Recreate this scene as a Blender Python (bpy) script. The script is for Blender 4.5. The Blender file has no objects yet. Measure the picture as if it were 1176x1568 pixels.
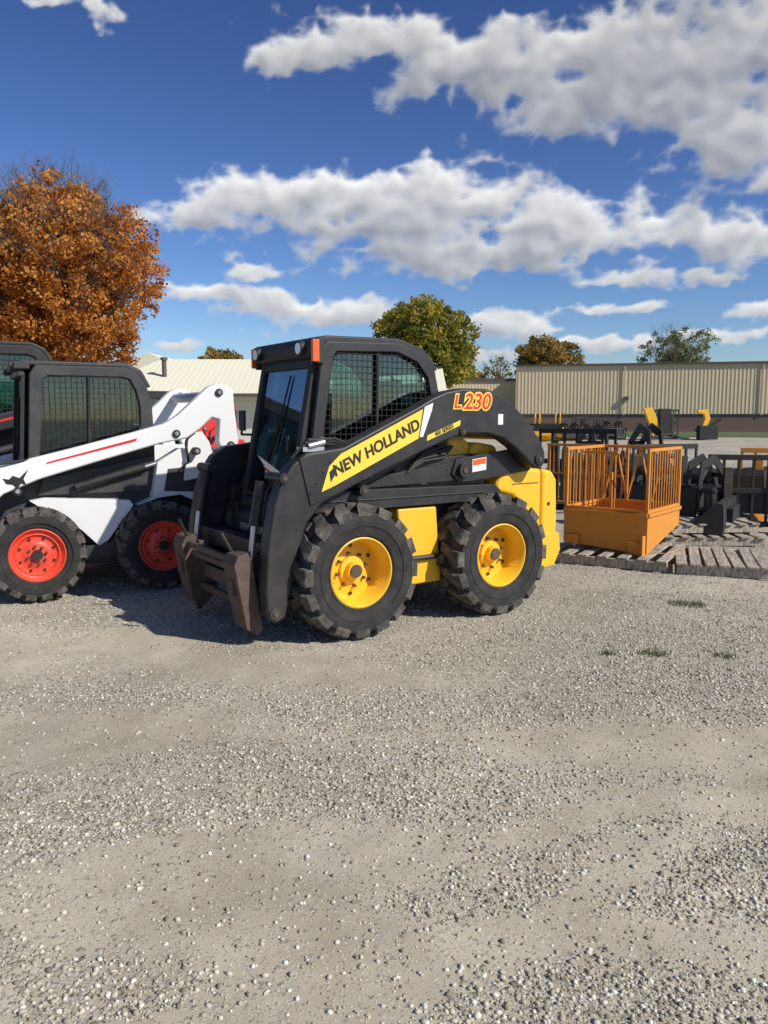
import bpy, math, random, numpy as np
from mathutils import Vector, Matrix
random.seed(7); rng=np.random.default_rng(11)
sc=bpy.context.scene
R=math.radians
# ---------------------------------------------------------------- materials
def newmat(name):
    m=bpy.data.materials.new(name); m.use_nodes=True
    nt=m.node_tree; return m,nt,nt.nodes['Principled BSDF']
def paint(name,col,rough=.4,metal=0,dust=.25,dustcol=(.30,.26,.20),scale=6,bump=.0,coat=0,lowdust=0):
    m,nt,p=newmat(name); n=nt.nodes; l=nt.links
    tc=n.new('ShaderNodeTexCoord')
    nz=n.new('ShaderNodeTexNoise'); nz.inputs['Scale'].default_value=scale; nz.inputs['Detail'].default_value=6; nz.inputs['Roughness'].default_value=.65
    l.new(tc.outputs['Object'],nz.inputs['Vector'])
    mr=n.new('ShaderNodeMapRange'); mr.inputs[1].default_value=.42; mr.inputs[2].default_value=.75; mr.inputs[3].default_value=dust*.15; mr.inputs[4].default_value=dust
    l.new(nz.outputs[0],mr.inputs[0]); fac=mr.outputs[0]
    if lowdust:
        sp=n.new('ShaderNodeSeparateXYZ'); l.new(tc.outputs['Object'],sp.inputs[0])
        m3=n.new('ShaderNodeMapRange'); m3.inputs[1].default_value=1.0; m3.inputs[2].default_value=.15; m3.inputs[3].default_value=0; m3.inputs[4].default_value=lowdust; l.new(sp.outputs[2],m3.inputs[0])
        mu=n.new('ShaderNodeMath'); mu.operation='MULTIPLY'; l.new(m3.outputs[0],mu.inputs[0]); l.new(nz.outputs[0],mu.inputs[1])
        ad=n.new('ShaderNodeMath'); ad.operation='ADD'; ad.use_clamp=True; l.new(fac,ad.inputs[0]); l.new(mu.outputs[0],ad.inputs[1]); fac=ad.outputs[0]
    mx=n.new('ShaderNodeMix'); mx.data_type='RGBA'; l.new(fac,mx.inputs[0])
    mx.inputs[6].default_value=(*col,1); mx.inputs[7].default_value=(*dustcol,1)
    l.new(mx.outputs[2],p.inputs['Base Color'])
    m2=n.new('ShaderNodeMapRange'); m2.inputs[3].default_value=rough; m2.inputs[4].default_value=min(1,rough+.3); l.new(nz.outputs[0],m2.inputs[0])
    l.new(m2.outputs[0],p.inputs['Roughness'])
    p.inputs['Metallic'].default_value=metal; p.inputs['Coat Weight'].default_value=coat
    if bump:
        b=n.new('ShaderNodeBump'); b.inputs['Strength'].default_value=bump; b.inputs['Distance'].default_value=.01
        n2=n.new('ShaderNodeTexNoise'); n2.inputs['Scale'].default_value=60; l.new(tc.outputs['Object'],n2.inputs['Vector'])
        l.new(n2.outputs[0],b.inputs['Height']); l.new(b.outputs[0],p.inputs['Normal'])
    return m
M_char=paint('charcoal_paint',(.012,.0125,.014),.36,dust=.12,dustcol=(.2,.17,.13),lowdust=.20)
M_blk=paint('black_plastic',(.010,.010,.010),.5,dust=.10)
M_yel=paint('yellow_paint',(.86,.48,.016),.33,dust=.18,dustcol=(.55,.38,.14),scale=3)
M_dec=paint('decal_yellow',(.88,.60,.05),.4,dust=.08)
M_wht=paint('white_paint',(.78,.78,.77),.35,dust=.12,dustcol=(.5,.46,.4),lowdust=.3)
M_gry=paint('cab_grey_paint',(.026,.028,.031),.42,dust=.15)
M_red=paint('red_rim_paint',(.78,.055,.022),.35,dust=.15)
M_redp=paint('red_decal',(.62,.02,.02),.4,dust=.05)
M_rub=paint('tire_rubber',(.014,.014,.0145),.8,dust=.30,dustcol=(.15,.135,.11),scale=9,bump=.3)
M_tread=paint('tire_tread',(.030,.028,.026),.9,dust=.80,dustcol=(.23,.20,.165),scale=14,bump=.6)
M_rust=paint('worn_steel',(.075,.048,.036),.6,.1,dust=.75,dustcol=(.17,.12,.085),scale=14,bump=.3)
M_chr=paint('chrome_steel',(.55,.55,.56),.25,.9,dust=.2)
M_org=paint('orange_paint',(.66,.25,.022),.45,dust=.4,dustcol=(.42,.23,.08))
M_lens=paint('orange_lens',(.80,.11,.01),.2,dust=.05)
M_lamp=paint('lamp_glass',(.55,.55,.55),.12,.5,dust=.1)
M_int=paint('interior_fabric',(.03,.03,.033),.8,dust=.2)
M_dy=paint('dark_text',(.01,.01,.01),.4,dust=.05)
def wood():
    m,nt,p=newmat('pallet_wood'); n=nt.nodes;l=nt.links
    tc=n.new('ShaderNodeTexCoord'); mp=n.new('ShaderNodeMapping'); mp.inputs['Scale'].default_value=(9,1.5,4)
    nz=n.new('ShaderNodeTexNoise'); nz.inputs['Scale'].default_value=5; nz.inputs['Detail'].default_value=7
    l.new(tc.outputs['Object'],mp.inputs[0]); l.new(mp.outputs[0],nz.inputs['Vector'])
    r=n.new('ShaderNodeValToRGB'); r.color_ramp.elements[0].position=.3; r.color_ramp.elements[0].color=(.17,.145,.11,1); r.color_ramp.elements[1].position=.68; r.color_ramp.elements[1].color=(.50,.44,.35,1)
    l.new(nz.outputs[0],r.inputs[0]); l.new(r.outputs[0],p.inputs['Base Color']); p.inputs['Roughness'].default_value=.9
    return m
M_wood=wood()
def glass(name,tint,refl=.12):
    m=bpy.data.materials.new(name); m.use_nodes=True; nt=m.node_tree; n=nt.nodes; l=nt.links; n.clear()
    o=n.new('ShaderNodeOutputMaterial'); t=n.new('ShaderNodeBsdfTransparent'); t.inputs[0].default_value=(*tint,1)
    g=n.new('ShaderNodeBsdfGlossy'); g.inputs['Roughness'].default_value=.03; g.inputs[0].default_value=(.8,.85,.9,1)
    f=n.new('ShaderNodeLayerWeight'); f.inputs[0].default_value=.35
    mr=n.new('ShaderNodeMapRange'); mr.inputs[3].default_value=refl; mr.inputs[4].default_value=.8; l.new(f.outputs['Fresnel'],mr.inputs[0])
    x=n.new('ShaderNodeMixShader'); l.new(mr.outputs[0],x.inputs[0]); l.new(t.outputs[0],x.inputs[1]); l.new(g.outputs[0],x.inputs[2]); l.new(x.outputs[0],o.inputs[0])
    return m
M_gl=glass('tinted_glass',(.40,.60,.56),.05)
M_gld=glass('door_glass',(.30,.36,.36),.14)
# ---------------------------------------------------------------- mesh builder
def link(o): sc.collection.objects.link(o); return o
def empty(name,loc,rz,scale=1):
    e=bpy.data.objects.new(name,None); link(e); e.location=loc; e.rotation_euler=(0,0,rz); e.scale=(scale,)*3; e.empty_display_size=.3; return e
class MB:
    def __init__(s): s.v=[];s.f=[];s.m=[]
    def add(s,v,f,m=0):
        o=len(s.v); s.v+= [tuple(x) for x in v]; s.f+=[tuple(i+o for i in q) for q in f]; s.m+=[m]*len(f); return s
    def box(s,c,d,m=0,rot=None):
        v=[]
        for x in(-.5,.5):
            for y in(-.5,.5):
                for z in(-.5,.5):
                    p=Vector((x*d[0],y*d[1],z*d[2]))
                    if rot: p=rot@p
                    v.append(p+Vector(c))
        return s.add(v,[(0,1,3,2),(4,6,7,5),(0,4,5,1),(2,3,7,6),(0,2,6,4),(1,5,7,3)],m)
    def prism(s,pts,b0,b1,m=0):   # side profile (a,z), extruded across b (y=-b)
        n=len(pts); v=[(a,-b0,z) for a,z in pts]+[(a,-b1,z) for a,z in pts]
        ar=sum(pts[i][0]*pts[(i+1)%n][1]-pts[(i+1)%n][0]*pts[i][1] for i in range(n))
        f=[tuple(range(n)),tuple(range(2*n-1,n-1,-1))]+[(i,i+n,(i+1)%n+n,(i+1)%n) for i in range(n)]
        if (ar>0)!=(b0>b1): f=[q[::-1] for q in f]
        return s.add(v,f,m)
    def ring(s,o,i,b0,b1,m=0):
        n=len(o); V=[(a,-b0,z) for a,z in o]+[(a,-b0,z) for a,z in i]+[(a,-b1,z) for a,z in o]+[(a,-b1,z) for a,z in i]
        f=[]
        for k in range(n):
            j=(k+1)%n
            f+=[(k,j,j+n,k+n),(k+2*n,k+3*n,j+3*n,j+2*n),(k,k+2*n,j+2*n,j),(k+n,j+n,j+3*n,k+3*n)]
        return s.add(V,f,m)
    def tube(s,p,q,r,m=0,n=12,r2=None):
        p=Vector(p);q=Vector(q);d=(q-p); 
        if d.length<1e-6: return s
        d.normalize(); u=d.orthogonal().normalized(); w=d.cross(u); r2=r if r2 is None else r2
        v=[p+(u*math.cos(t)+w*math.sin(t))*r for t in [2*math.pi*i/n for i in range(n)]]+[q+(u*math.cos(t)+w*math.sin(t))*r2 for t in [2*math.pi*i/n for i in range(n)]]
        return s.add(v,[(i,(i+1)%n,(i+1)%n+n,i+n) for i in range(n)]+[tuple(range(n-1,-1,-1)),tuple(range(n,2*n))],m)
    def path(s,pts,r,m=0,n=8):
        for a,b in zip(pts[:-1],pts[1:]): s.tube(a,b,r,m,n)
        return s
    def lathe(s,prof,c,side,m=0,n=48): # prof (r, off) axis y through c ; side=+1 -> +b
        v=[]
        for r,o in prof:
            for k in range(n):
                t=2*math.pi*k/n; v.append((c[0]+r*math.cos(t),c[1]-side*o,c[2]+r*math.sin(t)))
        f=[]
        for j in range(len(prof)-1):
            for k in range(n):
                k2=(k+1)%n; q=(j*n+k,j*n+k2,(j+1)*n+k2,(j+1)*n+k); f.append(q if side>0 else q[::-1])
        return s.add(v,f,m)
    def obj(s,name,mats,parent=None,bevel=0,seg=2,ang=35,fix=True):
        me=bpy.data.meshes.new(name); me.from_pydata(s.v,[],s.f)
        for m in mats: me.materials.append(m)
        me.polygons.foreach_set('material_index',s.m)
        if fix:
            import bmesh
            bm=bmesh.new(); bm.from_mesh(me); bmesh.ops.recalc_face_normals(bm,faces=bm.faces); bm.to_mesh(me); bm.free()
        me.polygons.foreach_set('use_smooth',[True]*len(me.polygons))
        try: me.set_sharp_from_angle(angle=R(ang))
        except Exception: pass
        o=link(bpy.data.objects.new(name,me))
        if parent: o.parent=parent
        if bevel:
            b=o.modifiers.new('bevel','BEVEL'); b.width=bevel; b.segments=seg; b.limit_method='ANGLE'; b.angle_limit=R(35); b.harden_normals=True
        return o
def text(name,s,a,z,b,size,ang,mat,parent,shear=0,ext=.0008,sx=1,off=.03):
    c=bpy.data.curves.new(name,'FONT'); c.body=s; c.size=size; c.extrude=ext; c.shear=shear; c.align_x='CENTER'; c.align_y='CENTER'; c.offset=size*off
    o=link(bpy.data.objects.new(name,c)); o.parent=parent; o.location=(a,-b,z); o.rotation_euler=(math.pi/2,-ang,0); o.scale=(sx,1,1); c.materials.append(mat); return o
# ---------------------------------------------------------------- wheels
def wheel(name,parent,a,side,bo,Rt,w,rr,rimmat,deep,nl=20):
    """bo: |b| of outer face"""
    bc=side*(bo-w/2); c=(a,-bc,Rt*.985)
    t=MB(); h=w/2; k=Rt
    t.lathe([(rr*.97,-h*.72),(rr*1.05,-h*.82),(rr*1.2,-h*.93),(k*.76,-h*1.0),(k*.86,-h*.97),(k*.89,-h*.86)],c,side,0,72)
    t.lathe([(k*.89,-h*.86),(k*.90,-h*.5),(k*.905,0),(k*.90,h*.5),(k*.89,h*.86)],c,side,1,72)
    t.lathe([(k*.89,h*.86),(k*.88,h*.95),(k*.84,h*.99),(k*.76,h*1.0),(k*.72,h*.995),(k*.715,h*1.015),(k*.69,h*1.015),(k*.685,h*.985),(rr*1.25,h*.94),(rr*1.12,h*.9),(rr*1.11,h*.92),(rr*1.05,h*.86),(rr*.97,h*.72)],c,side,0,72)
    for row in(-1,1):
        for i in range(nl):
            t0=2*math.pi*(i+(.5 if row>0 else 0))/nl
            z0=1+.004*math.sin(i*7.3)
            secs=[(-.08,1.0,.86,.00,.058),(.28,1.0,.86,.035,.064),(.60,.997,.86,.10,.074),(.84,.985,.84,.13,.094),(.97,.955,.84,.14,.100),(1.01,.885,.84,.145,.096)]
            V=[]
            for (yy,ro,ri,sk,hw) in secs:
                for rad in(ro,ri):
                    for sg in(-1,1):
                        th=t0+(sk+sg*hw*(1 if rad==ro else 1.12))*(20/nl)
                        V.append((c[0]+k*rad*z0*math.cos(th),c[1]-side*row*yy*h,c[2]+k*rad*z0*math.sin(th)))
            Fs=[]
            for j in range(len(secs)-1):
                o=j*4;p=o+4
                Fs+=[(o,o+1,p+1,p),(o+2,p+2,p+3,o+3),(o,p,p+2,o+2),(o+1,o+3,p+3,p+1)]
            Fs+=[(0,2,3,1),(len(V)-4,len(V)-3,len(V)-1,len(V)-2)]
            t.add(V,Fs,1)
    t.obj(name+'_tire',[M_rub,M_tread],parent,ang=30)
    r=MB()
    if deep: P2=[(rr*1.03,h*.80),(rr*1.04,h*.84),(rr*1.0,h*.86),(rr*.965,h*.82),(rr*.95,h*.70),(rr*.90,h*.62),(rr*.87,h*.0),(rr*.84,-h*.08),(rr*.74,-h*.1),(rr*.62,-h*.03),(rr*.42,h*.0),(rr*.40,h*.12),(rr*.26,h*.14),(rr*.24,h*.38),(rr*.001,h*.40)]
    else: P2=[(rr*1.03,h*.80),(rr*1.04,h*.86),(rr*1.0,h*.88),(rr*.95,h*.80),(rr*.90,h*.66),(rr*.84,h*.62),(rr*.80,h*.66),(rr*.72,h*.50),(rr*.60,h*.46),(rr*.45,h*.58),(rr*.42,h*.60),(rr*.001,h*.60)]
    r.lathe(P2,c,side,0,56); r.lathe([(rr*1.03,-h*.8),(rr*.9,-h*.6),(rr*.85,-h*.2),(rr*.001,-h*.22)],c,side,1,32)
    d=h*.01 if deep else h*.60
    for i in range(8):
        th=2*math.pi*i/8+.2; rn=rr*(.50 if deep else .34)
        p=(c[0]+rn*math.cos(th),c[1]-side*(d-.005),c[2]+rn*math.sin(th)); q=(p[0],c[1]-side*(d+.022),p[2]); r.tube(p,q,.012,2,6)
    for i in range(8 if not deep else 6):
        th=2*math.pi*(i+.5)/(8 if not deep else 6); rn=rr*(.66 if not deep else .72); dd=(h*.475 if not deep else -h*.075)
        p=(c[0]+rn*math.cos(th),c[1]-side*(dd-.004),c[2]+rn*math.sin(th)); q=(p[0],c[1]-side*(dd+.012),p[2]); r.tube(p,q,rr*.055,1,12)
    if not deep: r.tube((c[0],c[1]-side*h*.6,c[2]),(c[0],c[1]-side*h*.85,c[2]),rr*.2,1,16)
    else: r.tube((c[0],c[1]-side*h*.38,c[2]),(c[0],c[1]-side*h*.46,c[2]),rr*.19,2,16)
    r.tube((c[0],c[1]+side*.03,c[2]),(c[0],c[1]+side*(bo-w/2-.3),c[2]),.09,1,16)
    r.obj(name+'_rim',[rimmat,M_blk,M_rust],parent,ang=40)
def grille(mb,poly,b,sp,r,m=0,ang=0):
    xs=[p[0] for p in poly]; zs=[p[1] for p in poly]; n=len(poly)
    def clip(fix,val):
        out=[]
        for i in range(n):
            p=poly[i];q=poly[(i+1)%n]
            u0,u1=(p[0],q[0]) if fix==0 else (p[1],q[1]); w0,w1=(p[1],q[1]) if fix==0 else (p[0],q[0])
            if (u0<=val)!=(u1<=val): out.append(w0+(w1-w0)*(val-u0)/(u1-u0))
        return sorted(out)
    x=min(xs)+sp/2
    while x<max(xs):
        c=clip(0,x)
        for i in range(0,len(c)-1,2): mb.tube((x,-b,c[i]),(x,-b,c[i+1]),r,m,4)
        x+=sp
    z=min(zs)+sp/2
    while z<max(zs):
        c=clip(1,z)
        for i in range(0,len(c)-1,2): mb.tube((c[i],-b,z),(c[i+1],-b,z),r,m,4)
        z+=sp
def disc(mb,a,z,b0,b1,r,m=0,n=20): mb.tube((a,-b0,z),(a,-b1,z),r,m,n)
# ---------------------------------------------------------------- charcoal/yellow skid steer
PH=R(33.3)
E=empty('skid_steer_loader',(-.62,6.09,0),PH)
for s_,n_ in((1,'left'),(-1,'right')):
    wheel('front_%s_wheel'%n_,E,0,s_,.885,.474,.36,.238,M_yel,True,16)
    wheel('rear_%s_wheel'%n_,E,1.27,s_,.885,.474,.36,.238,M_yel,True,16)
MB().prism([(-.36,.50),(-.25,.25),(1.8,.25),(1.85,.6),(1.8,1.0),(-.16,1.0),(-.34,.80)],-.5,.5).obj('chassis',[M_char],E,.015)
m=MB()
for s in(1,-1):
    m.prism([(-.38,.87),(-.36,1.0),(-.2,1.02),(1.36,1.0),(1.42,.95),(1.40,.88)],s*.49,s*.66)
    m.prism([(.38,1.0),(.62,1.34),(.80,1.34),(.92,1.22),(1.25,1.24),(1.35,1.0)],s*.48,s*.55)
    m.prism([(-.30,1.0),(-.15,1.2),(.3,1.12),(.42,1.0)],s*.48,s*.54)
    m.box((.5,-s*.664,.945),(1.5,.01,.012))
m.obj('side_rail',[M_char],E,.01)
m=MB()
for s in(1,-1):
    m.prism([(.44,.86),(.80,.86),(.82,.6),(.86,.28),(.50,.27),(.46,.55)],s*.5,s*.64)
    m.prism([(.47,.50),(.80,.50),(.80,.46),(.47,.46)],s*.64,s*.68,1)
m.obj('step_panel',[M_yel,M_char],E,.02)
m=MB()
m.prism([(1.20,1.02),(1.24,1.29),(1.30,1.33),(1.50,1.30),(1.60,1.15),(1.66,1.12),(1.66,1.02)],-.5,.5)
m.prism([(1.02,1.20),(1.04,1.36),(1.22,1.36),(1.28,1.30),(1.26,1.20)],-.46,.46)
m.obj('engine_hood',[M_yel],E,.03,3)
m=MB()
m.prism([(1.44,1.0),(1.52,1.13),(1.60,1.135),(1.93,1.10),(1.93,.34),(1.80,.32),(1.76,.60),(1.62,.88),(1.43,.93)],-.60,.60)
m.obj('rear_side_panel',[M_yel],E,.04,4)
m=MB()
m.prism([(1.938,1.097),(2.06,1.08),(2.12,1.0),(2.135,.62),(2.12,.44),(2.06,.30),(1.938,.32)],-.59,.59)
m.obj('rear_door',[M_yel],E,.035,3)
m=MB()
for s in(1,-1):
    m.prism([(1.84,.53),(2.13,.55),(2.15,.40),(2.08,.27),(1.84,.25)],s*.52,s*.612)
    m.box((2.13,-s*.46,.86),(.03,.10,.16),1)
    disc(m,2.02,.80,s*.585,s*.596,.016,2)
    m.box((1.74,-s*.6015,.985),(.30,.006,.007),2)
m.obj('rear_bumper',[M_yel,M_lens,M_char],E,.012)
m=MB()
for i in range(9): m.box((2.135,0,.55+.04*i),(.012,.6,.018))
m.obj('rear_grille',[M_blk],E)
cabO=[(-.32,.98),(-.20,1.22),(-.09,2.02),(-.06,2.055),(.56,2.07),(.76,2.01),(.89,1.87),(.955,1.60),(1.0,1.25),(1.0,.98)]
cabI=[(-.14,1.12),(-.10,1.28),(.0,1.95),(.03,1.985),(.54,2.0),(.72,1.935),(.82,1.82),(.870,1.60),(.90,1.28),(.90,1.12)]
m=MB()
for s in(1,-1): m.ring(cabO,cabI,s*.43,s*.49)
m.prism([(-.11,2.0),(-.13,2.07),(-.05,2.095),(.57,2.105),(.79,2.04),(.925,1.89),(.875,1.86),(.76,1.985),(.55,2.05),(-.05,2.045)],-.475,.475)
RP=[(.87,1.86),(.93,1.87),(.985,1.6),(1.02,1.25),(1.02,1.0),(.96,1.0),(.96,1.25),(.93,1.6)]
m.prism(RP,-.44,-.36).prism(RP,.36,.44)
m.box((.99,0,1.15),(.04,.8,.34))
m.obj('cab_frame',[M_char],E,.012)
m=MB()
m.prism([(-.10,1.93),(-.17,1.95),(-.19,2.03),(-.16,2.075),(-.08,2.09),(-.06,1.95)],-.49,.49)
m.obj('roof_visor',[M_blk],E,.02,3)
m=MB()
for s in(1,-1):
    m.tube((-.17,-s*.36,2.01),(-.215,-s*.36,2.005),.052,0,20); m.tube((-.214,-s*.36,2.005),(-.219,-s*.36,2.005),.042,1,20)
    m.box((-.155,-s*.502,1.985),(.05,.03,.15),2)
    m.box((-.115,-s*.497,1.985),(.06,.035,.17),0)
m.obj('work_lights',[M_blk,M_lamp,M_lens],E,.01)
def dp(t,b,off=0): return (-.10-.21*t-off,-b,1.94-1.10*t)
m=MB()
def quadbox(m,t0,t1,b0,b1,o0,o1,mt=0):
    V=[dp(t,b,o) for o in(o0,o1) for t,b in((t0,b0),(t0,b1),(t1,b1),(t1,b0))]
    m.add(V,[(0,1,2,3),(7,6,5,4),(0,4,5,1),(1,5,6,2),(2,6,7,3),(3,7,4,0)],mt)
quadbox(m,0,1,.36,.43,-.03,.03);quadbox(m,0,1,-.43,-.36,-.03,.03);quadbox(m,0,.06,-.36,.36,-.02,.028);quadbox(m,.93,1,-.36,.36,-.02,.028);
m.obj('door_frame',[M_blk],E,.012)
m=MB(); quadbox(m,.06,.93,-.358,.358,.0,.006); m.obj('door_glass',[M_gld],E)
m=MB(); m.path([dp(.1,.1,.02),dp(.5,.02,.025),dp(.62,0,.025)],.008); m.box(dp(.55,.30,.04),(.05,.03,.12)); m.path([dp(.5,-.42,.03),dp(.5,-.5,.08),dp(.44,-.5,.08)],.01); m.box(dp(.40,-.5,.09),(.02,.10,.16)); m.obj('wiper_and_handle',[M_blk],E,.004)
m=MB(); 
for s in(1,-1):
    m.prism([(-.02,1.13),(.02,1.95),(.05,1.97),(.54,1.985),(.71,1.92),(.81,1.80),(.86,1.60),(.89,1.13)],s*.445,s*.450)
m.box((.96,0,1.55),(.006,.70,.5))
m.obj('side_glass',[M_gl],E)
m=MB()
for s in(1,-1): grille(m,cabI,s*.475,.044,.0024)
for s in(1,-1): m.tube((.36,-s*.47,1.12),(.38,-s*.47,1.99),.014)
m.obj('window_guard',[M_blk],E)
m=MB()
m.box((.50,0,.98),(.5,.5,.14)); m.prism([(.62,1.04),(.76,1.62),(.84,1.62),(.80,1.02)],-.24,.24); m.prism([(.72,1.62),(.76,1.82),(.82,1.82),(.83,1.62)],-.14,.14)
for s in(1,-1): m.box((.42,-s*.34,1.12),(.5,.12,.25)); m.tube((.15,-s*.30,1.1),(.08,-s*.28,1.42),.014); m.box((.07,-s*.28,1.46),(.05,.05,.11)); m.prism([(.60,1.30),(.66,1.5),(.30,1.44),(.30,1.38)],s*.27,s*.30)
m.box((.3,0,.94),(1.2,.84,.02)); m.box((.45,0,2.0),(.9,.8,.03))
m.tube((.78,-.30,1.0),(.9,-.30,1.95),.02); m.path([(.85,-.38,1.1),(.5,-.40,1.95)],.012)
m.obj('cab_interior',[M_int],E,.02)
m=MB(); m.prism([(-.31,.84),(-.37,.80),(-.40,.45),(-.30,.28),(-.2,.30),(-.2,.9)],-.44,.44)
m.prism([(-.395,.74),(-.41,.70),(-.41,.66),(-.39,.66)],-.3,.3,0)
for s in(1,-1): m.box((-.30,-s*.47,.62),(.14,.10,.5))
m.obj('front_panel',[M_char],E,.015)
armP=[(-.55,1.10),(-.47,1.22),(-.36,1.295),(-.08,1.325),(.55,1.605),(.68,1.67),(.80,1.715),(.95,1.74),(1.18,1.74),(1.30,1.71),(1.42,1.65),(1.54,1.56),(1.67,1.44),(1.76,1.34),(1.81,1.25),(1.82,1.17),(1.77,1.11),(1.69,1.12),(1.60,1.20),(1.48,1.29),(1.36,1.36),(1.20,1.40),(1.0,1.40),(.88,1.38),(.62,1.29),(.0,1.05),(-.24,.95),(-.36,.82),(-.43,.62),(-.48,.40),(-.53,.20),(-.61,.17),(-.66,.22),(-.67,.40),(-.65,.70),(-.60,.96)]
m=MB()
for s in(1,-1): m.prism(armP,s*.62,s*.75)
m.obj('loader_arms',[M_char],E,.020,3)
m=MB()
for s in(1,-1):
    m.prism([(-.42,1.26),(-.30,1.285),(-.06,1.30),(-.20,1.0),(-.34,.94)],s*.752,s*.760)
    m.tube((-.58,-s*.52,1.10),(-.64,-s*.52,.80),.042); m.tube((-.64,-s*.52,.82),(-.68,-s*.52,.52),.022,1)
    m.tube((.10,-s*.585,1.03),(.62,-s*.585,1.265),.040); m.tube((.6,-s*.585,1.256),(.98,-s*.585,1.425),.026,1)
    m.prism([(.02,.94),(.06,1.10),(.16,1.10),(.22,.94)],s*.54,s*.62)
    m.prism([(.16,1.02),(.20,1.09),(.98,1.18),(1.06,1.17),(1.08,1.05),(1.0,1.04)],s*.555,s*.60)
    m.prism([(.96,1.10),(1.0,1.20),(1.12,1.22),(1.70,1.29),(1.80,1.25),(1.83,1.16),(1.76,1.09),(1.15,1.03),(1.02,1.03)],s*.60,s*.618)
    for a,z,r in((1.06,1.12,.055),(1.74,1.19,.045),(.08,1.02,.04),(-.61,.24,.04),(-.53,1.13,.035),(.95,1.42,.03)):
        bb=.66 if a==1.06 else .765
        disc(m,a,z,s*.52,s*bb,r,0); disc(m,a,z,s*.52,s*(bb+.008),r*.45,2)
    for k in range(4): disc(m,-.34+.05*k,1.02+.07*k,s*.757,s*.766,.009,0,8)
m.box((-.56,0,.62),(.09,1.26,.12)); m.obj('linkage_and_cylinders',[M_char,M_chr,M_rust],E,.006)
MB().tube((1.6,-.62,1.40),(1.6,.62,1.40),.06).obj('arm_cross_tube',[M_char],E)
m=MB()
for s in(1,-1):
    m.prism([(-.73,.64),(-.80,.62),(-.83,.56),(-.75,.12),(-.67,.07),(-.63,.10),(-.70,.57)],s*.40,s*.61)
    m.prism([(-.71,.60),(-.63,.58),(-.55,.20),(-.64,.11)],s*.375,s*.395)
    m.tube((-.76,-s*.44,.60),(-.84,-s*.42,.76),.012,1)
    m.box((-.80,-s*.50,.40),(.04,.09,.12),0); m.tube((-.67,-s*.5,.09),(-.67,-s*.5,.03),.02,1)
m.tube((-.73,-.55,.50),(-.73,.55,.50),.030).tube((-.67,-.55,.24),(-.67,.55,.24),.032); m.box((-.65,0,.36),(.03,.76,.10)); m.box((-.77,0,.57),(.035,.8,.045))
m.obj('quick_attach_plate',[M_rust,M_blk],E,.006)
m=MB()
for k in range(3):
    o=.02*k; m.path([(-.45+o,-.70+o,1.26),(-.38+o,-.72,1.335+o),(-.24+o,-.70,1.35+o*.7),(-.1,-.66,1.34+o),(.05,-.6,1.30+o)],.009+.002*k,0)
m.tube((-.34,-.73,1.335),(-.22,-.73,1.36),.022,1); m.tube((-.30,-.66,1.345),(-.18,-.66,1.375),.022,1); m.box((-.30,-.69,1.315),(.16,.09,.03),1)
for k in range(3): m.path([(-.50,-.60+.02*k,1.15),(-.58,-.58+.02*k,1.02),(-.60,-.57+.02*k,.85),(-.55,-.56,.70),(-.62,-.50,.60)],.009,0)
for k in range(2): m.path([(-.50,.60-.02*k,1.15),(-.60,.58-.02*k,1.02),(-.62,.57,.85),(-.55,.56,.70)],.009,0)
for k in range(4): m.path([(.5+.03*k,-.56,1.02),(.55+.02*k,-.60,1.12+.02*k),(.70,-.60,1.20+.02*k),(.92,-.57,1.22+.03*k),(1.05,-.50,1.3)],.010,0)
m.obj('hydraulic_hoses',[M_blk,M_chr],E)
m=MB()
m.prism([(-.26,1.03),(-.20,1.20),(-.11,1.28),(.575,1.585),(.535,1.375),(-.15,1.07)],.7635,.765)
m.prism([(.62,1.355),(.625,1.395),(.93,1.505),(.925,1.465)],.7505,.7525)
m.obj('arm_decal',[M_dec],E)
MB().prism([(.555,1.385),(.60,1.60),(.675,1.63),(.665,1.58),(.585,1.385)],.7505,.7525).obj('arm_decal_stripe',[M_wht],E)
text('brand_lettering','NEW HOLLAND',.185,1.318,.767,.108,R(24.3),M_dy,E,.12,sx=.98,off=.03)
text('series_lettering','400 SERIES',.775,1.43,.7535,.040,R(20),M_dy,E,.15)
MB().prism([(-.19,1.09),(-.20,1.16),(-.14,1.21),(-.15,1.15)],.7652,.7662).obj('brand_leaf',[M_dy],E)
for nm,mt,of,bb in(('badge_outline',M_dec,.085,.752),('badge',M_redp,.012,.7545)):
    text(nm+'_letter','L',.895,1.638,bb,.14,0,mt,E,.2,off=of)
    text(nm+'_number','230',1.085,1.638,bb,.165,0,mt,E,.2,sx=1.04,off=of)
text('front_lettering','NEW HOLLAND',0,.0,0,.07,0,M_chr,E)
o=bpy.data.objects['front_lettering']; o.location=(-.414,0,.70); o.rotation_euler=(math.pi/2,0,-math.pi/2)
MB().prism([(1.16,1.10),(1.16,1.20),(1.30,1.215),(1.30,1.115)],.6185,.620).prism([(1.30,1.47),(1.30,1.55),(1.35,1.55),(1.35,1.47)],.7505,.752).prism([(.72,1.02),(.72,1.06),(.77,1.065),(.77,1.025)],.5505,.552).obj('warning_stickers',[M_wht],E)
MB().prism([(1.165,1.15),(1.165,1.195),(1.295,1.21),(1.295,1.165)],.6203,.621).obj('warning_sticker_orange',[M_lens],E)
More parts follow.
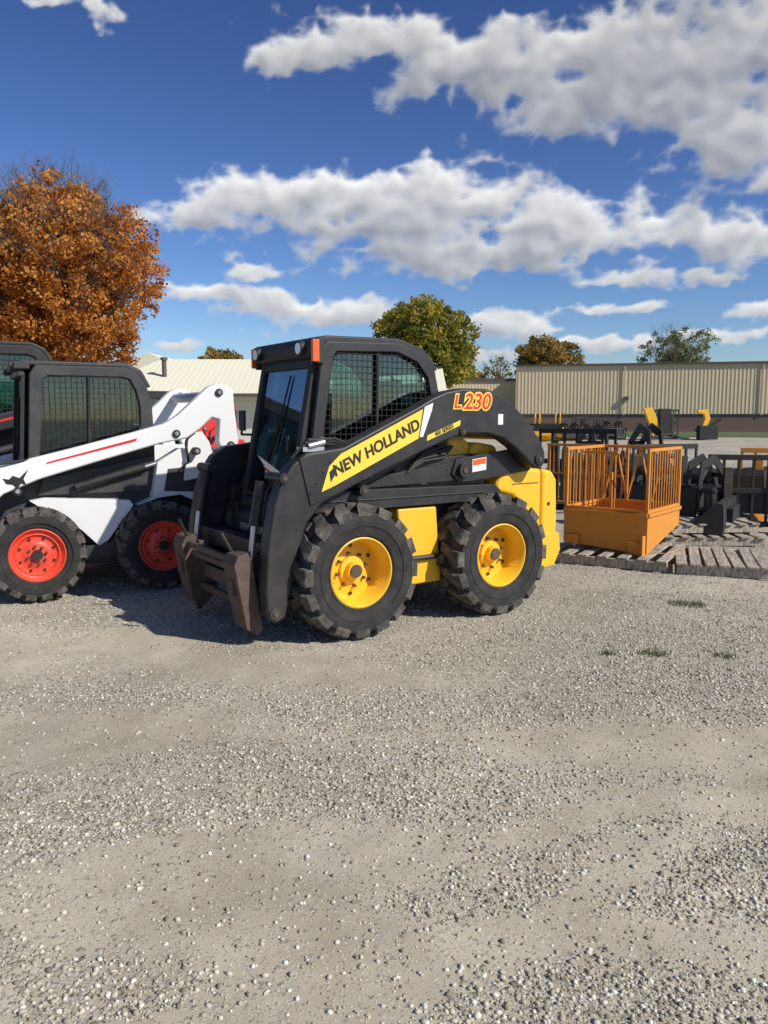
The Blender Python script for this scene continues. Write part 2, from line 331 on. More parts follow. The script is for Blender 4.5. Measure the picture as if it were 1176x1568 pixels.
# ---------------------------------------------------------------- other skid steers
def skid(loc,ph,scale,armM,rimM,bodyM,cabM):
    E=empty('skid_steer_loader',loc,ph,scale)
    for s_,n_ in((1,'left'),(-1,'right')):
        wheel('front_%s_wheel'%n_,E,0,s_,.84,.395,.28,.215,rimM,False,18)
        wheel('rear_%s_wheel'%n_,E,1.04,s_,.84,.395,.28,.215,rimM,False,18)
    MB().prism([(-.40,.45),(-.3,.22),(1.75,.22),(1.85,.5),(1.82,1.05),(1.1,1.05),(.0,1.0),(-.3,.85)],-.46,.46).obj('chassis',[cabM],E,.015)
    m=MB()
    for s in(1,-1):
        m.prism([(-.02,.82),(.10,.84),(.80,.79),(.83,.74),(.60,.44),(.52,.40),(.38,.55),(.12,.72)],s*.47,s*.60,0)
        m.prism([(.62,.42),(.84,.72),(.90,.72),(.78,.30),(.40,.28),(.42,.40)],s*.47,s*.58,1)
        m.prism([(.86,.74),(1.0,.80),(1.05,1.12),(1.25,1.24),(1.72,1.24),(1.80,1.1),(1.84,.45),(1.60,.40),(1.50,.70),(1.25,.82),(1.05,.80)],s*.47,s*.62,0)
        m.prism([(1.10,.86),(1.14,1.06),(1.42,1.08),(1.42,.84)],s*.618,s*.625,1)
        m.prism([(.05,.86),(.10,1.0),(1.05,1.18),(1.02,.86)],s*.47,s*.52,1)
    m.obj('body_panels',[bodyM,cabM],E,.015)
    arm=[(-.78,.86),(-.62,.98),(-.24,1.13),(.30,1.26),(.83,1.395),(1.10,1.47),(1.22,1.545),(1.38,1.69),(1.50,1.80),(1.58,1.83),(1.68,1.82),(1.74,1.76),(1.745,1.62),(1.78,1.30),(1.76,1.23),(1.62,1.21),(1.58,1.30),(1.60,1.50),(1.53,1.52),(1.42,1.42),(1.30,1.335),(1.05,1.29),(.50,1.14),(.05,1.01),(-.22,.90),(-.40,.75),(-.50,.55),(-.54,.25),(-.66,.2),(-.72,.3),(-.74,.6)]
    m=MB()
    for s in(1,-1): m.prism(arm,s*.62,s*.73)
    m.tube((1.55,-.62,1.72),(1.55,.62,1.72),.05)
    m.obj('lift_arms',[armM],E,.02,3)
    m=MB()
    for s in(1,-1):
        m.prism([(.10,1.135),(.12,1.155),(.86,1.345),(.84,1.315)],s*.7305,s*.732,0)
        for a,z in((-.30,.98),(-.12,.92),(1.20,1.38),(1.60,1.75),(1.70,1.27),(1.38,1.22)): disc(m,a,z,s*.6,s*.745,.035,2); disc(m,a,z,s*.6,s*.755,.018,3)
        m.prism([(1.28,.95),(1.33,1.36),(1.45,1.40),(1.52,1.30),(1.60,1.0)],s*.625,s*.66,4)
        m.tube((.35,-s*.56,.92),(.95,-s*.56,1.08),.036,2); m.tube((.95,-s*.56,1.08),(1.35,-s*.56,1.20),.02,3)
        m.tube((-.35,-s*.56,1.0),(-.52,-s*.56,.55),.034,2)
        m.path([(1.2,-s*.6,1.0),(1.32,-s*.66,1.12),(1.3,-s*.66,1.3),(1.38,-s*.64,1.42)],.012,2)
        m.path([(-.5,-s*.74,.95),(-.30,-s*.76,1.14),(-.1,-s*.74,1.17),(.1,-s*.66,1.18)],.011,2)
        m.path([(1.30,-s*.60,1.36),(1.36,-s*.66,1.52),(1.46,-s*.67,1.60),(1.52,-s*.66,1.72)],.012,2)
    m.box((-.48,0,.55),(.07,1.24,.10),2)
    for s in(1,-1): m.prism([(-.66,.62),(-.72,.6),(-.66,.14),(-.56,.12)],s*.34,s*.56,2)
    m.obj('linkage',[M_redp,M_blk,M_gry if cabM!=M_gry else M_blk,M_chr,armM],E,.005)
    co=[(-.06,.95),(.0,1.2),(.04,1.90),(.09,1.97),(.84,1.97),(.94,1.92),(1.02,1.80),(1.06,1.62),(1.07,1.4),(1.07,.95)]
    ci=[(.08,1.16),(.10,1.24),(.15,1.85),(.19,1.88),(.80,1.88),(.87,1.86),(.92,1.76),(.95,1.62),(.95,1.46),(.9,1.38)]
    m=MB()
    for s in(1,-1): m.ring(co,ci,s*.39,s*.45)
    m.prism([(-.08,1.93),(-.08,1.99),(.0,2.01),(.86,2.005),(.98,1.95),(1.06,1.80),(1.02,1.79),(.94,1.91),(.84,1.965),(.05,1.965),(.05,1.93)],-.43,.43)
    m.box((1.03,0,1.2),(.05,.84,.5)); m.box((-.02,0,1.90),(.06,.80,.06)); m.box((-.16,0,.98),(.2,.84,.14)); m.prism([(-.25,.5),(-.40,.5),(-.30,1.0),(-.1,1.02)],-.40,.40)
    for s in(1,-1): m.tube((-.04,-s*.34,1.96),(-.11,-s*.34,1.955),.05)
    m.obj('cab_frame',[cabM],E,.015)
    m=MB(); 
    for s in(1,-1): m.prism([(.06,1.13),(.14,1.87),(.84,1.90),(.95,1.78),(.97,1.4)],s*.405,s*.410)
    m.box((1.03,0,1.65),(.006,.7,.38)); m.prism([(-.045,1.05),(.005,1.88),(.011,1.88),(-.039,1.05)],-.385,.385); m.obj('cab_glass',[M_gl],E)
    m=MB()
    for s in(1,-1): grille(m,ci,s*.435,.046,.0026); m.tube((.50,-s*.43,1.2),(.52,-s*.43,1.9),.014)
    for s in(1,-1): m.prism([(-.07,1.03),(-.015,1.90),(.012,1.90),(-.04,1.03)],s*.34,s*.388)
    m.path([(-.05,0,1.2),(-.01,.1,1.7)],.008); m.obj('window_guard',[M_blk],E)
    m=MB(); m.box((.52,0,1.0),(.46,.5,.14)); m.prism([(.66,1.05),(.78,1.6),(.87,1.6),(.84,1.05)],-.23,.23)
    for s in(1,-1): m.box((.42,-s*.32,1.12),(.45,.10,.2)); m.tube((.12,-s*.28,1.1),(.10,-s*.27,1.4),.015)
    m.obj('cab_interior',[M_int],E,.02)
    m=MB(); m.prism([(1.70,1.06),(1.70,1.2),(1.95,1.18),(2.05,1.05),(2.08,.45),(1.95,.3),(1.7,.3)],-.50,.50,0); m.box((2.085,0,.75),(.01,.6,.35),1); m.obj('tailgate',[bodyM,M_blk],E,.03)
    return E
Bc=skid((-3.262,7.219,0),R(29),1,M_wht,M_red,M_wht,M_gry)
B2=skid((-5.20,9.3,0),R(29),1.19,M_char,M_yel,M_char,M_char)
B3=skid((-4.3,13.2,0),R(29),.97,M_redp,M_wht,M_redp,M_blk)
m=MB().prism([(-.20,.985),(-.225,1.03),(-.18,1.02),(-.15,1.05),(-.10,1.03),(-.03,1.10),(-.07,1.02),(-.05,.97),(-.09,.985),(-.12,.94),(-.15,.975)],.7325,.734).obj('arm_logo',[M_dy],Bc)
# ---------------------------------------------------------------- basket, pallets, attachments
def pallet(x,y,rz,L=1.2,W=1.0,z=0):
    P=empty('wooden_pallet',(x,y,z),rz); m=MB()
    for i in range(3): m.box((L/2,.05+i*(W-.1)/2,.055),(L,.045,.09))
    n=7
    for i in range(n): m.box((.05+i*(L-.1)/(n-1)+random.uniform(-.01,.01),W/2+random.uniform(-.01,.01),.111+random.uniform(0,.003)),(.10,W,.02),0,Matrix.Rotation(random.uniform(-.02,.02),3,'Z'))
    for i in range(3): m.box((.07+i*(L-.14)/2,W/2,.0),(.11,W,.018))
    o=m.obj('pallet_boards',[M_wood],P,.003,1); return P
pallet(1.68,8.30,R(-30),1.25,1.25); pallet(2.84,7.60,R(-19),.85,1.2); pallet(3.35,9.35,R(-4),1.15,1.1); pallet(3.45,9.42,R(6),1.1,1.0,.13)
BK=empty('orange_cage_basket',(2.69,8.06,.12),R(-38))
W=.92;D=1.0;Hh=1.07
m=MB()
def hexa(m,p,mt=0): m.add(p,[(0,3,2,1),(4,5,6,7),(0,1,5,4),(1,2,6,5),(2,3,7,6),(3,0,4,7)],mt)
t=.012
hexa(m,[(-W,0,.06),(0,0,.0),(0,t,.0),(-W,t,.06),(-W,0,.42),(0,0,.42),(0,t,.42),(-W,t,.42)])
hexa(m,[(-t,t,.0),(0,t,.0),(0,D,.22),(-t,D,.22),(-t,t,.42),(0,t,.42),(0,D,.42),(-t,D,.42)])
hexa(m,[(-W,t,.06),(-W+t,t,.06),(-W+t,D,.22),(-W,D,.22),(-W,t,.42),(-W+t,t,.42),(-W+t,D,.42),(-W,D,.42)])
hexa(m,[(-W,D-t,.22),(0,D-t,.22),(0,D,.22),(-W,D,.22),(-W,D-t,.42),(0,D-t,.42),(0,D,.42),(-W,D,.42)])
hexa(m,[(-W+t,t,.08),(-t,t,.08),(-t,D-t,.24),(-W+t,D-t,.24),(-W+t,t,.09),(-t,t,.09),(-t,D-t,.25),(-W+t,D-t,.25)])
m.box((-W/2,-.012,.405),(W,.02,.035)); m.box((.010,D/2,.405),(.02,D,.035))
m.obj('tray',[M_org],BK)
m=MB(); q=.016
for x in(-W+q,-q):
    m.box((x,D/2,Hh),(2*q,D,2*q)); m.box((x,D/2,.44),(2*q,D,2*q))
    for i in range(13): m.tube((x,.03+i*(D-.06)/12,.44),(x,.03+i*(D-.06)/12,Hh),.007,0,6)
    for y in(q,D-q): m.box((x,y,.75),(2*q,2*q,.62))
m.box((-W/2,D-q,Hh),(W-4*q,2*q,2*q)); m.box((-W/2,D-q,.44),(W-4*q,2*q,2*q)); m.box((-W/2,q,.44),(W-4*q,2*q,2*q))
for i in range(3):
    x0=-W+.03+i*(W-.06)/3;x1=x0+(W-.06)/3
    m.tube((x0,D-q,.45),((x0+x1)/2,D-q,Hh),.013,0,6); m.tube(((x0+x1)/2,D-q,Hh),(x1,D-q,.45),.013,0,6)
for i in range(8): m.tube((-W+.03+i*.05,D*.45,.3),(-W+.03+i*.05,D*.45,Hh-.05),.0075,0,6)
m.box((-W+.2,D*.45,Hh-.05),(.42,.025,.03)); m.box((-W/2-.02,.2,.62),(.03,.03,.4))
m.box((-.11,-.026,.06),(.16,.02,.13)); m.box((-W+.11,-.026,.1),(.16,.02,.10)); m.box((-.02,-.05,.10),(.02,.08,.2))
# folded-out side gate at the back left
x0=-1.66;x1=-.62;yy=D+.06
m.box(((x0+x1)/2,yy,Hh),(x1-x0,.03,.03)); m.box(((x0+x1)/2,yy,.36),(x1-x0,.03,.03)); m.box(((x0+x1)/2,yy,.72),(x1-x0,.02,.02))
for i in range(15): m.tube((x0+.01+i*(x1-x0-.02)/14,yy,.36),(x0+.01+i*(x1-x0-.02)/14,yy,Hh),.008,0,6)
for x in(x0+.02,x1-.02): m.box((x,yy,.53),(.03,.03,1.06))
m.obj('cage_bars',[M_org],BK,.002,1)
def fork(x,y,rz,s,m1,m2,name='pallet_fork_attachment'):
    P=empty(name,(x,y,0),rz,s); m=MB()
    for z in(.12,.55,.98): m.box((0,0,z),(1.1,.04,.07))
    for i in range(7): m.box((-.53+i*.177,0,.55),(.035,.03,.86))
    for k in(-.3,.3): m.box((k,-.04,.45),(.10,.035,.8),1); m.box((k,-.55,.06),(.10,1.05,.035),1)
    m.box((.0,.06,.4),(.8,.08,.3)); m.obj('fork_frame',[m1,m2],P,.005,1)
def grapple(x,y,rz,s,m1,m2,name='grapple_bucket_attachment'):
    P=empty(name,(x,y,0),rz,s); m=MB()
    prof=[(0,.05),(-.05,.62),(0,.66),(.04,.62),(.07,.12),(.55,.05),(.78,.02),(.55,.0),(.08,.0)]
    for i in range(9):
        b=-.72+i*.18; m.prism(prof,b-.012,b+.012)
    for pr in((0,.35),(0,.60),(.12,.05)): m.tube((pr[0],-.75,pr[1]),(pr[0],.75,pr[1]),.035)
    for b in(-.4,.4):
        cl_=[(0,.62),(.05,.95),(.35,1.05),(.65,.80),(.82,.42),(.76,.42),(.58,.72),(.34,.92),(.12,.86),(.08,.6)]
        m.prism(cl_,b-.10,b-.075,1); m.prism(cl_,b+.075,b+.10,1)
        m.tube((.05,-b,.5),(.35,-b,.92),.03); m.box((.60,-b,.76),(.05,.24,.06),1)
    m.box((-.03,0,.4),(.03,1.0,.4)); m.obj('grapple_tines',[m1,m2],P,.004,1)
def bucket(x,y,rz,s,m1,m2,tilt=0,name='loader_bucket_attachment',w=.8):
    P=empty(name,(x,y,0),rz,s); P.rotation_euler=(0,tilt,rz); m=MB()
    o=[(0,.05),(-.02,.30),(.0,.62),(.10,.64),(.10,.60),(.04,.55),(.03,.30),(.08,.10),(.25,.04),(.75,.02),(.75,.0),(.2,.0)]
    m.prism(o,-w,w); 
    for b in(-w,w): m.prism([(0,.05),(-.02,.30),(.0,.62),(.10,.64),(.70,.05),(.75,.0),(.2,.0)],b-.015,b+.015,1)
    m.box((-.06,0,.35),(.08,w*1.1,.35),0); m.obj('bucket_shell',[m1,m2],P,.006,1)
grapple(3.75,10.6,R(35),1.0,M_blk,M_blk); fork(4.85,10.45,R(-15),1.02,M_blk,M_rust); bucket(4.9,12.6,R(60),1.3,M_char,M_blk,R(-35))
fork(4.3,12.2,R(20),1.1,M_char,M_blk); grapple(3.4,12.9,R(70),1.05,M_blk,M_char); bucket(5.6,13.6,R(-60),1.2,M_blk,M_blk,R(-50)); bucket(4.35,9.95,R(150),.8,M_blk,M_char)
fork(5.95,11.9,R(-20),1.05,M_org,M_org,'orange_attachment_frame'); grapple(4.5,14.6,R(100),1.35,M_blk,M_blk); fork(3.5,14.5,R(-30),1.3,M_blk,M_char)
for x,y,rz,s,k,a_,b_ in [(9.9,50,60,1.0,2,M_yel,M_blk),(11.0,54,75,1.7,0,M_blk,M_yel),(12.3,54,70,1.3,2,M_yel,M_blk),(13.2,54,40,1.5,1,M_blk,M_blk),(14.1,55,0,1.6,1,M_char,M_blk),(15.0,54,10,1.4,1,M_blk,M_blk),(15.6,54,110,1.2,0,M_char,M_blk),(18.4,54,35,1.9,1,M_blk,M_blk),(19.2,55,10,2.0,1,M_blk,M_char),(21.6,54,150,1.2,2,M_blk,M_blk),(26.5,52,0,1.2,2,M_char,M_blk),(12.0,51,120,1.1,0,M_blk,M_blk)]:
    if k==0: grapple(x,y,R(rz),s,a_,b_)
    elif k==1: fork(x,y,R(rz),s,a_,b_)
    else: bucket(x,y,R(rz),s,a_,b_,R(-55))
# leaning yellow blades in the far row
for x,y,h,tw in((17.6,52.5,2.15,1),(20.9,52.5,2.0,-1)):
    P=empty('dozer_blade_attachment',(x,y,0),0); m=MB()
    if tw>0:
        m.prism([(0,.25),(.50,.25),(.30,h*.6),(-.1,h),(-.65,h-.1),(-.25,h*.5)],-.15,.15,0); m.box((.75,0,1.25),(.7,.5,1.6),1); m.tube((.2,-.2,.3),(.6,-.2,1.5),.06,1)
    else:
        m.prism([(-.1,.9),(.25,.95),(.42,1.4),(.25,h),(-.45,h-.05),(-.40,h-.2),(.0,h-.3),(.08,1.4)],-.15,.15,0); m.box((.3,0,.5),(1.2,.6,.9),1); m.tube((.2,-.2,.8),(1.1,-.2,1.4),.09,1)
    m.obj('blade',[M_yel,M_blk],P,.02)
# ---------------------------------------------------------------- buildings
def bmat(name,c,sc_=.6,var=.12,rough=.5): return paint(name,c,rough,0,var,tuple(x*.6 for x in c),sc_)
M_tan=bmat('tan_metal_siding',(.64,.52,.33),.3,.12,.7); M_brn=bmat('brown_wainscot',(.16,.105,.08)); M_roof=bmat('cream_metal_roof',(.74,.70,.53),.3,.1,.7); M_wall=bmat('cream_wall',(.66,.64,.54)); M_trim=bmat('brown_trim',(.10,.08,.07))
def corr(m,L,z0,z1,pitch,dep,y=0,mt=0):
    xs=[];n=int(L/pitch)
    for i in range(n):
        x=i*pitch; xs+=[(x,0),(x+pitch*.55,0),(x+pitch*.68,-dep),(x+pitch*.87,-dep)]
    xs.append((L,0)); V=[(x,y+d,z0) for x,d in xs]+[(x,y+d,z1) for x,d in xs]; k=len(xs)
    m.add(V,[(i,i+1,i+1+k,i+k) for i in range(k-1)],mt)
BL=empty('metal_warehouse',(13.9,85,0),R(-14)); m=MB()
corr(m,75,1.75,6.75,.36,.022,0,0); m.box((37.5,.16,.87),(75,.3,1.75),1); m.box((37.5,-.02,6.83),(75.3,.35,.18),2); m.box((37.5,10,3.3),(74.9,19.4,6.6),0); m.box((37.5,-.03,1.78),(75,.12,.08),2)
for x in(11,24,37,52): m.box((x,-.12,4.2),(.12,.08,5.0),0)
m.box((11.2,-.2,3.4),(.5,.3,.35),2); m.box((33,-.02,1.1),(1.1,.12,2.2),3)
m.add([(0,-.1,6.94),(75,-.1,6.94),(75,10,7.08),(0,10,7.08)],[(0,1,2,3)],4); 
m.obj('walls_and_roof',[M_tan,M_brn,M_trim,M_wall,M_roof],BL)
BS=empty('metal_shed',(6.2,92,0),R(-3)); m=MB(); corr(m,10.5,1.2,5.6,.36,.022,0,0); m.box((5.25,.16,.6),(10.5,.3,1.2),1); m.box((5.25,0,5.7),(10.8,.4,.3),2); m.box((5.25,5,2.8),(10.3,9.6,5.5),0); m.obj('walls_and_roof',[M_tan,M_brn,M_trim],BS)
BW=empty('cream_roof_building',(-15.6,43,0),R(0)); m=MB()
Lb=19
m.box((Lb/2,6,1.45),(Lb-.6,10,2.9),1)
m.add([(-.6,0,2.75),(Lb,0,2.75),(Lb,5.5,4.95),(2.2,5.5,4.95),(-.6,11,2.75),(Lb,11,2.75)],[(0,1,2,3),(0,3,4),(3,2,5,4),(1,5,2)],0)
for i in range(60):
    x=.1+i*.31
    y1=5.5 if x>2.2 else 5.5*max(0,(x+.6))/2.8
    if y1>.3: m.add([(x-.02,0,2.755),(x+.02,0,2.755),(x+.02,y1,2.755+y1*.4),(x-.02,y1,2.755+y1*.4),(x,0,2.772),(x,y1,2.772+y1*.4)],[(0,4,5,3),(4,1,2,5)],0)
m.box((Lb/2,-.03,2.68),(Lb+.6,.1,.18),2); m.tube((3.2,2.6,3.5),(3.2,2.6,4.75),.13,2); m.tube((3.2,2.6,4.7),(3.2,2.6,4.85),.2,2)
for x in(2.5,7,12): m.box((x,1.0-.02,1.4),(1.0,.1,1.0),3)
m.obj('walls_and_roof',[M_roof,M_wall,M_trim,M_blk],BW)
BX=empty('white_gable_house',(-21,62,0),0); m=MB(); m.box((3,3,2.5),(6,6,5),0); m.prism([(-.4,4.8),(3,6.4),(6.4,4.8)],.3,-6.3,1); m.obj('walls_and_roof',[M_wall,M_roof],BX)
# ---------------------------------------------------------------- trees
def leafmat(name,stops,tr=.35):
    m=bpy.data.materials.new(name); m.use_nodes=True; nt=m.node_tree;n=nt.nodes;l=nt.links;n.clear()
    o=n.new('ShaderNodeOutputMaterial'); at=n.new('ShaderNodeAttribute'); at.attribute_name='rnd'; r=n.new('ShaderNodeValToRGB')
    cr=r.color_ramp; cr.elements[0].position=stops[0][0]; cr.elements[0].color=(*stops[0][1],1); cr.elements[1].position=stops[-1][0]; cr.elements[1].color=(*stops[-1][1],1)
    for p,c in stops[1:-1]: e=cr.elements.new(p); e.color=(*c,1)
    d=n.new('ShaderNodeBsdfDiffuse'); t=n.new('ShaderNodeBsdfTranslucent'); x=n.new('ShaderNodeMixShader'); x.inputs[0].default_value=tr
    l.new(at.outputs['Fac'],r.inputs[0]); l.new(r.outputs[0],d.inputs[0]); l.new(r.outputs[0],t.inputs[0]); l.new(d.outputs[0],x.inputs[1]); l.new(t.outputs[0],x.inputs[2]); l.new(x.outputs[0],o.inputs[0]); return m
M_bark=paint('bark',(.14,.11,.09),.9,dust=.5,dustcol=(.22,.19,.16),scale=3)
def nrm(v): return v/np.linalg.norm(v,axis=-1,keepdims=True)
def leaves(name,C,rad,per,size,rc,mat,parent,flat=.8):
    n=len(C)*per; c=np.repeat(C,per,0); rr=np.repeat(rad,per)[:,None]
    p=c+nrm(rng.normal(size=(n,3)))*rr*(rng.random((n,1))**.45)*np.array([1,1,flat])
    u=nrm(rng.normal(size=(n,3))); w=nrm(np.cross(u,rng.normal(size=(n,3)))); s=(size*(.6+.8*rng.random((n,1))))
    V=np.stack([p-u*s*.5,p+w*s*.35,p+u*s*.5,p-w*s*.35],1).reshape(-1,3)
    me=bpy.data.meshes.new(name); me.vertices.add(4*n); me.vertices.foreach_set('co',V.ravel()); me.loops.add(4*n); me.loops.foreach_set('vertex_index',np.arange(4*n)); me.polygons.add(n); me.polygons.foreach_set('loop_start',np.arange(0,4*n,4)); me.update(calc_edges=True)
    a=me.attributes.new('rnd','FLOAT','POINT'); q=np.clip(np.repeat(rc,per)+rng.normal(size=n)*.13,0,1); a.data.foreach_set('value',np.repeat(q,4).astype(np.float32))
    me.materials.append(mat); o=link(bpy.data.objects.new(name,me)); o.parent=parent
def tree(name,x,y,h,cz,rx,rz,mat,ncl,per,size,crad,top_sparse=0,nb=26,seed=1,twig=1,shell=.55,ext=.72,lobe=1):
    global rng
    rng=np.random.default_rng(seed); random.seed(seed)
    T=empty(name,(x,y,0),0); m=MB(); tr=h*.022
    pts=[Vector((0,0,0))]; zz=cz+rz*.35
    for i in range(1,6): pts.append(Vector((random.uniform(-.1,.1)*i*.3,random.uniform(-.1,.1)*i*.3,zz*i/5)))
    for i in range(5): m.tube(pts[i],pts[i+1],tr*(1-.16*i),0,8,tr*(1-.16*(i+1)))
    for i in range(nb):
        f=random.uniform(.3,1); k=min(4,int(f*5)); s0=pts[k].lerp(pts[k+1],f*5-k)
        th=random.uniform(0,6.28); ph=random.uniform(-.1,1.4) if f>.5 else random.uniform(-.3,.8)
        e=Vector((rx*ext*math.cos(th)*math.cos(ph),rx*ext*math.sin(th)*math.cos(ph),cz+rz*ext*math.sin(ph)))
        if e.z<s0.z-.3: e.z=s0.z+.3
        mid=s0.lerp(e,.5)+Vector((0,0,.10*rz*random.random())); r0=tr*.42*(1.2-f)
        m.tube(s0,mid,r0,0,6,r0*.6).tube(mid,e,r0*.6,0,5,r0*.15)
        for j in range(int(5*twig)):
            q=mid.lerp(e,random.random()); d=(e-s0).normalized()*rx*.13+Vector((random.uniform(-1,1),random.uniform(-1,1),random.uniform(0,1.0)))*rx*.17
            m.tube(q,q+d,r0*.22,0,4,r0*.06)
            for jj in range(4):
                q2=q+d*random.uniform(.3,.95); m.tube(q2,q2+Vector((random.uniform(-1,1),random.uniform(-1,1),random.uniform(.1,1.1)))*rx*.12,r0*.1,0,3,r0*.04)
    m.obj('trunk_and_limbs',[M_bark],T,fix=False)
    C=nrm(rng.normal(size=(ncl*3,3)))*(rng.random((ncl*3,1))**shell)
    lob=1+lobe*(.10*np.sin(C[:,0:1]*5+seed)+.08*np.sin(C[:,2:3]*7+seed*2)+.06*np.sin(C[:,1:2]*9))
    C=C*lob
    keep=rng.random(len(C))> top_sparse*np.clip((C[:,2]-.30)*1.6,0,1)
    C=C[keep][:ncl]; 
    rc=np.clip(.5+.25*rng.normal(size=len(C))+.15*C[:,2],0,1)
    C=C*np.array([rx,rx,rz])*.95+np.array([0,0,cz])
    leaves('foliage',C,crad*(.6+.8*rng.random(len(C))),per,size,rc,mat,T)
L_or=leafmat('autumn_leaves',[(0,(.25,.085,.022)),(.35,(.47,.175,.04)),(.65,(.61,.26,.06)),(1,(.64,.37,.11))],.4)
L_gr=leafmat('green_yellow_leaves',[(0,(.07,.09,.02)),(.4,(.17,.19,.035)),(.7,(.32,.28,.05)),(1,(.48,.36,.06))],.4)
L_ol=leafmat('olive_leaves',[(0,(.12,.10,.035)),(.5,(.28,.21,.06)),(1,(.46,.29,.07))],.4)
L_sg=leafmat('sparse_green_leaves',[(0,(.10,.12,.055)),(.6,(.20,.23,.10)),(1,(.32,.31,.15))],.4)
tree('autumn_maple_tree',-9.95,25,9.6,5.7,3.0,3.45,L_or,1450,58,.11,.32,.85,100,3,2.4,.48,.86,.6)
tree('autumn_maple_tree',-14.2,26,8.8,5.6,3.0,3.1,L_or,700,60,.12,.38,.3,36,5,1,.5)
tree('deciduous_tree',2.45,50,8.6,5.5,3.8,3.1,L_gr,800,52,.20,.46,0,20,8,.6,.45)
tree('deciduous_tree',20.6,103,12.2,8.4,4.5,3.8,L_ol,360,45,.34,.6,.2,22,9,1,.5)
tree('deciduous_tree',37.5,104,13.2,9.4,5.0,4.1,L_sg,190,30,.30,.6,.2,44,12,1.8,.5,.85)
tree('bare_shrub_tree',13.6,96,9.8,6.0,2.6,3.4,L_ol,40,22,.3,.5,.5,30,14,2,.5,.85)
tree('deciduous_tree',-15,74,8.0,6.2,2.2,1.6,L_ol,90,40,.3,.5,0,14,15,1,.5)
tree('deciduous_tree',10.2,98,8.4,5.6,2.4,2.6,L_ol,90,26,.3,.5,.3,24,16,1.3,.5)
T=empty('distant_treeline',(0,0,0),0); rng=np.random.default_rng(5)
C=np.stack([rng.uniform(-160,190,700),rng.uniform(190,215,700),rng.uniform(.5,5.0,700)],1); leaves('foliage',C,np.full(700,2.2),16,1.2,rng.random(700),L_ol,T)
# ---------------------------------------------------------------- ground
def vnoise(x,y,seed):
    r=np.random.default_rng(seed).random((256,256)); xi=np.floor(x).astype(int);yi=np.floor(y).astype(int);fx=x-xi;fy=y-yi
    fx=fx*fx*fx*(fx*(fx*6-15)+10);fy=fy*fy*fy*(fy*(fy*6-15)+10)
    g=lambda a,b:r[a%256,b%256]
    return (g(xi,yi)*(1-fx)+g(xi+1,yi)*fx)*(1-fy)+(g(xi,yi+1)*(1-fx)+g(xi+1,yi+1)*fx)*fy
def fbm(x,y,seed,o=5,g=.5,lac=2.03):
    s=0;a=1;t=0
    for i in range(o):
        c,s_=math.cos(.6*i),math.sin(.6*i)
        s=s+a*vnoise((x*c-y*s_)*lac**i+17.3*i,(x*s_+y*c)*lac**i+5.1*i,seed+i);t+=a;a*=g
    return s/t
def loose(x,y):
    n=fbm(x*.55+3,y*1.1,40,6,.62); xw=x; yw=y+(fbm(x*.8,y*.8,48,4)-.5)*.8
    def band(cx,cy,slope,curv,w): 
        yy=cy+slope*(x-cx)+curv*(x-cx)**2; return np.exp(-((yw-yy)/w)**2)
    d=band(0,3.75,-.05,-.05,.34)+.9*band(.8,2.85,.16,.06,.22)+1.0*band(-2.2,5.0,.1,-.1,.65)*(1/(1+np.exp((x+.1)*4)))+.85*band(-.4,2.3,-.2,.0,.15)
    d=d+.7*band(-.4,1.9,.3,.1,.12)
    v=.72+2.0*(n-.5)-d*.74
    v=np.where(y>8,.55+.5*(n-.5),v)
    return np.clip(v,.06,1)
def hgt(x,y):
    f=np.clip(1-(np.hypot(x,y-4)-9)/6,0,1)
    return (fbm(x*.9,y*.9,60,4)-.5)*.05*f-.004+(fbm(x*9,y*9,70,3)-.5)*.012*f
n1=430;n2=470
gx=1.6*np.sinh(np.linspace(-1,1,n1)*math.asinh(1500/1.6)); t2=np.linspace(-math.asinh(300/1.2),math.asinh(1600/1.2),n2); gy=3.2+1.2*np.sinh(t2)
X,Y=np.meshgrid(gx,gy); Z=hgt(X,Y); V=np.stack([X,Y,Z],-1).reshape(-1,3)
idx=np.arange(n1*n2).reshape(n2,n1); Q=np.stack([idx[:-1,:-1],idx[:-1,1:],idx[1:,1:],idx[1:,:-1]],-1).reshape(-1,4)
def npmesh(name,V,Q,k=4):
    me=bpy.data.meshes.new(name); me.vertices.add(len(V)); me.vertices.foreach_set('co',V.astype(np.float32).ravel()); me.loops.add(Q.size); me.loops.foreach_set('vertex_index',Q.ravel().astype(np.int32)); me.polygons.add(len(Q)); me.polygons.foreach_set('loop_start',np.arange(0,Q.size,k,dtype=np.int32)); me.update(calc_edges=True); return me
me=npmesh('gravel_ground',V,Q); a=me.attributes.new('loose','FLOAT','POINT'); a.data.foreach_set('value',loose(X,Y).ravel().astype(np.float32)); me.polygons.foreach_set('use_smooth',[True]*len(me.polygons))
G=link(bpy.data.objects.new('gravel_ground',me))
m,nt,p=newmat('gravel'); n=nt.nodes;l=nt.links
tc=n.new('ShaderNodeTexCoord'); at=n.new('ShaderNodeAttribute'); at.attribute_name='loose'
def vor(scale):
    v=n.new('ShaderNodeTexVoronoi'); v.inputs['Scale'].default_value=scale; l.new(tc.outputs['Object'],v.inputs['Vector']); return v
def mth(op,a,b,clamp=False):
    q=n.new('ShaderNodeMath'); q.operation=op; q.use_clamp=clamp
    for i,x in enumerate((a,b)):
        if isinstance(x,(int,float)): q.inputs[i].default_value=x
        else: l.new(x,q.inputs[i])
    return q.outputs[0]
def mix(f,a,b):
    q=n.new('ShaderNodeMix'); q.data_type='RGBA'
    for i,x in((0,f),(6,a),(7,b)):
        if isinstance(x,(int,float)): q.inputs[i].default_value=x
        elif isinstance(x,tuple): q.inputs[i].default_value=(*x,1)
        else: l.new(x,q.inputs[i])
    return q.outputs[2]
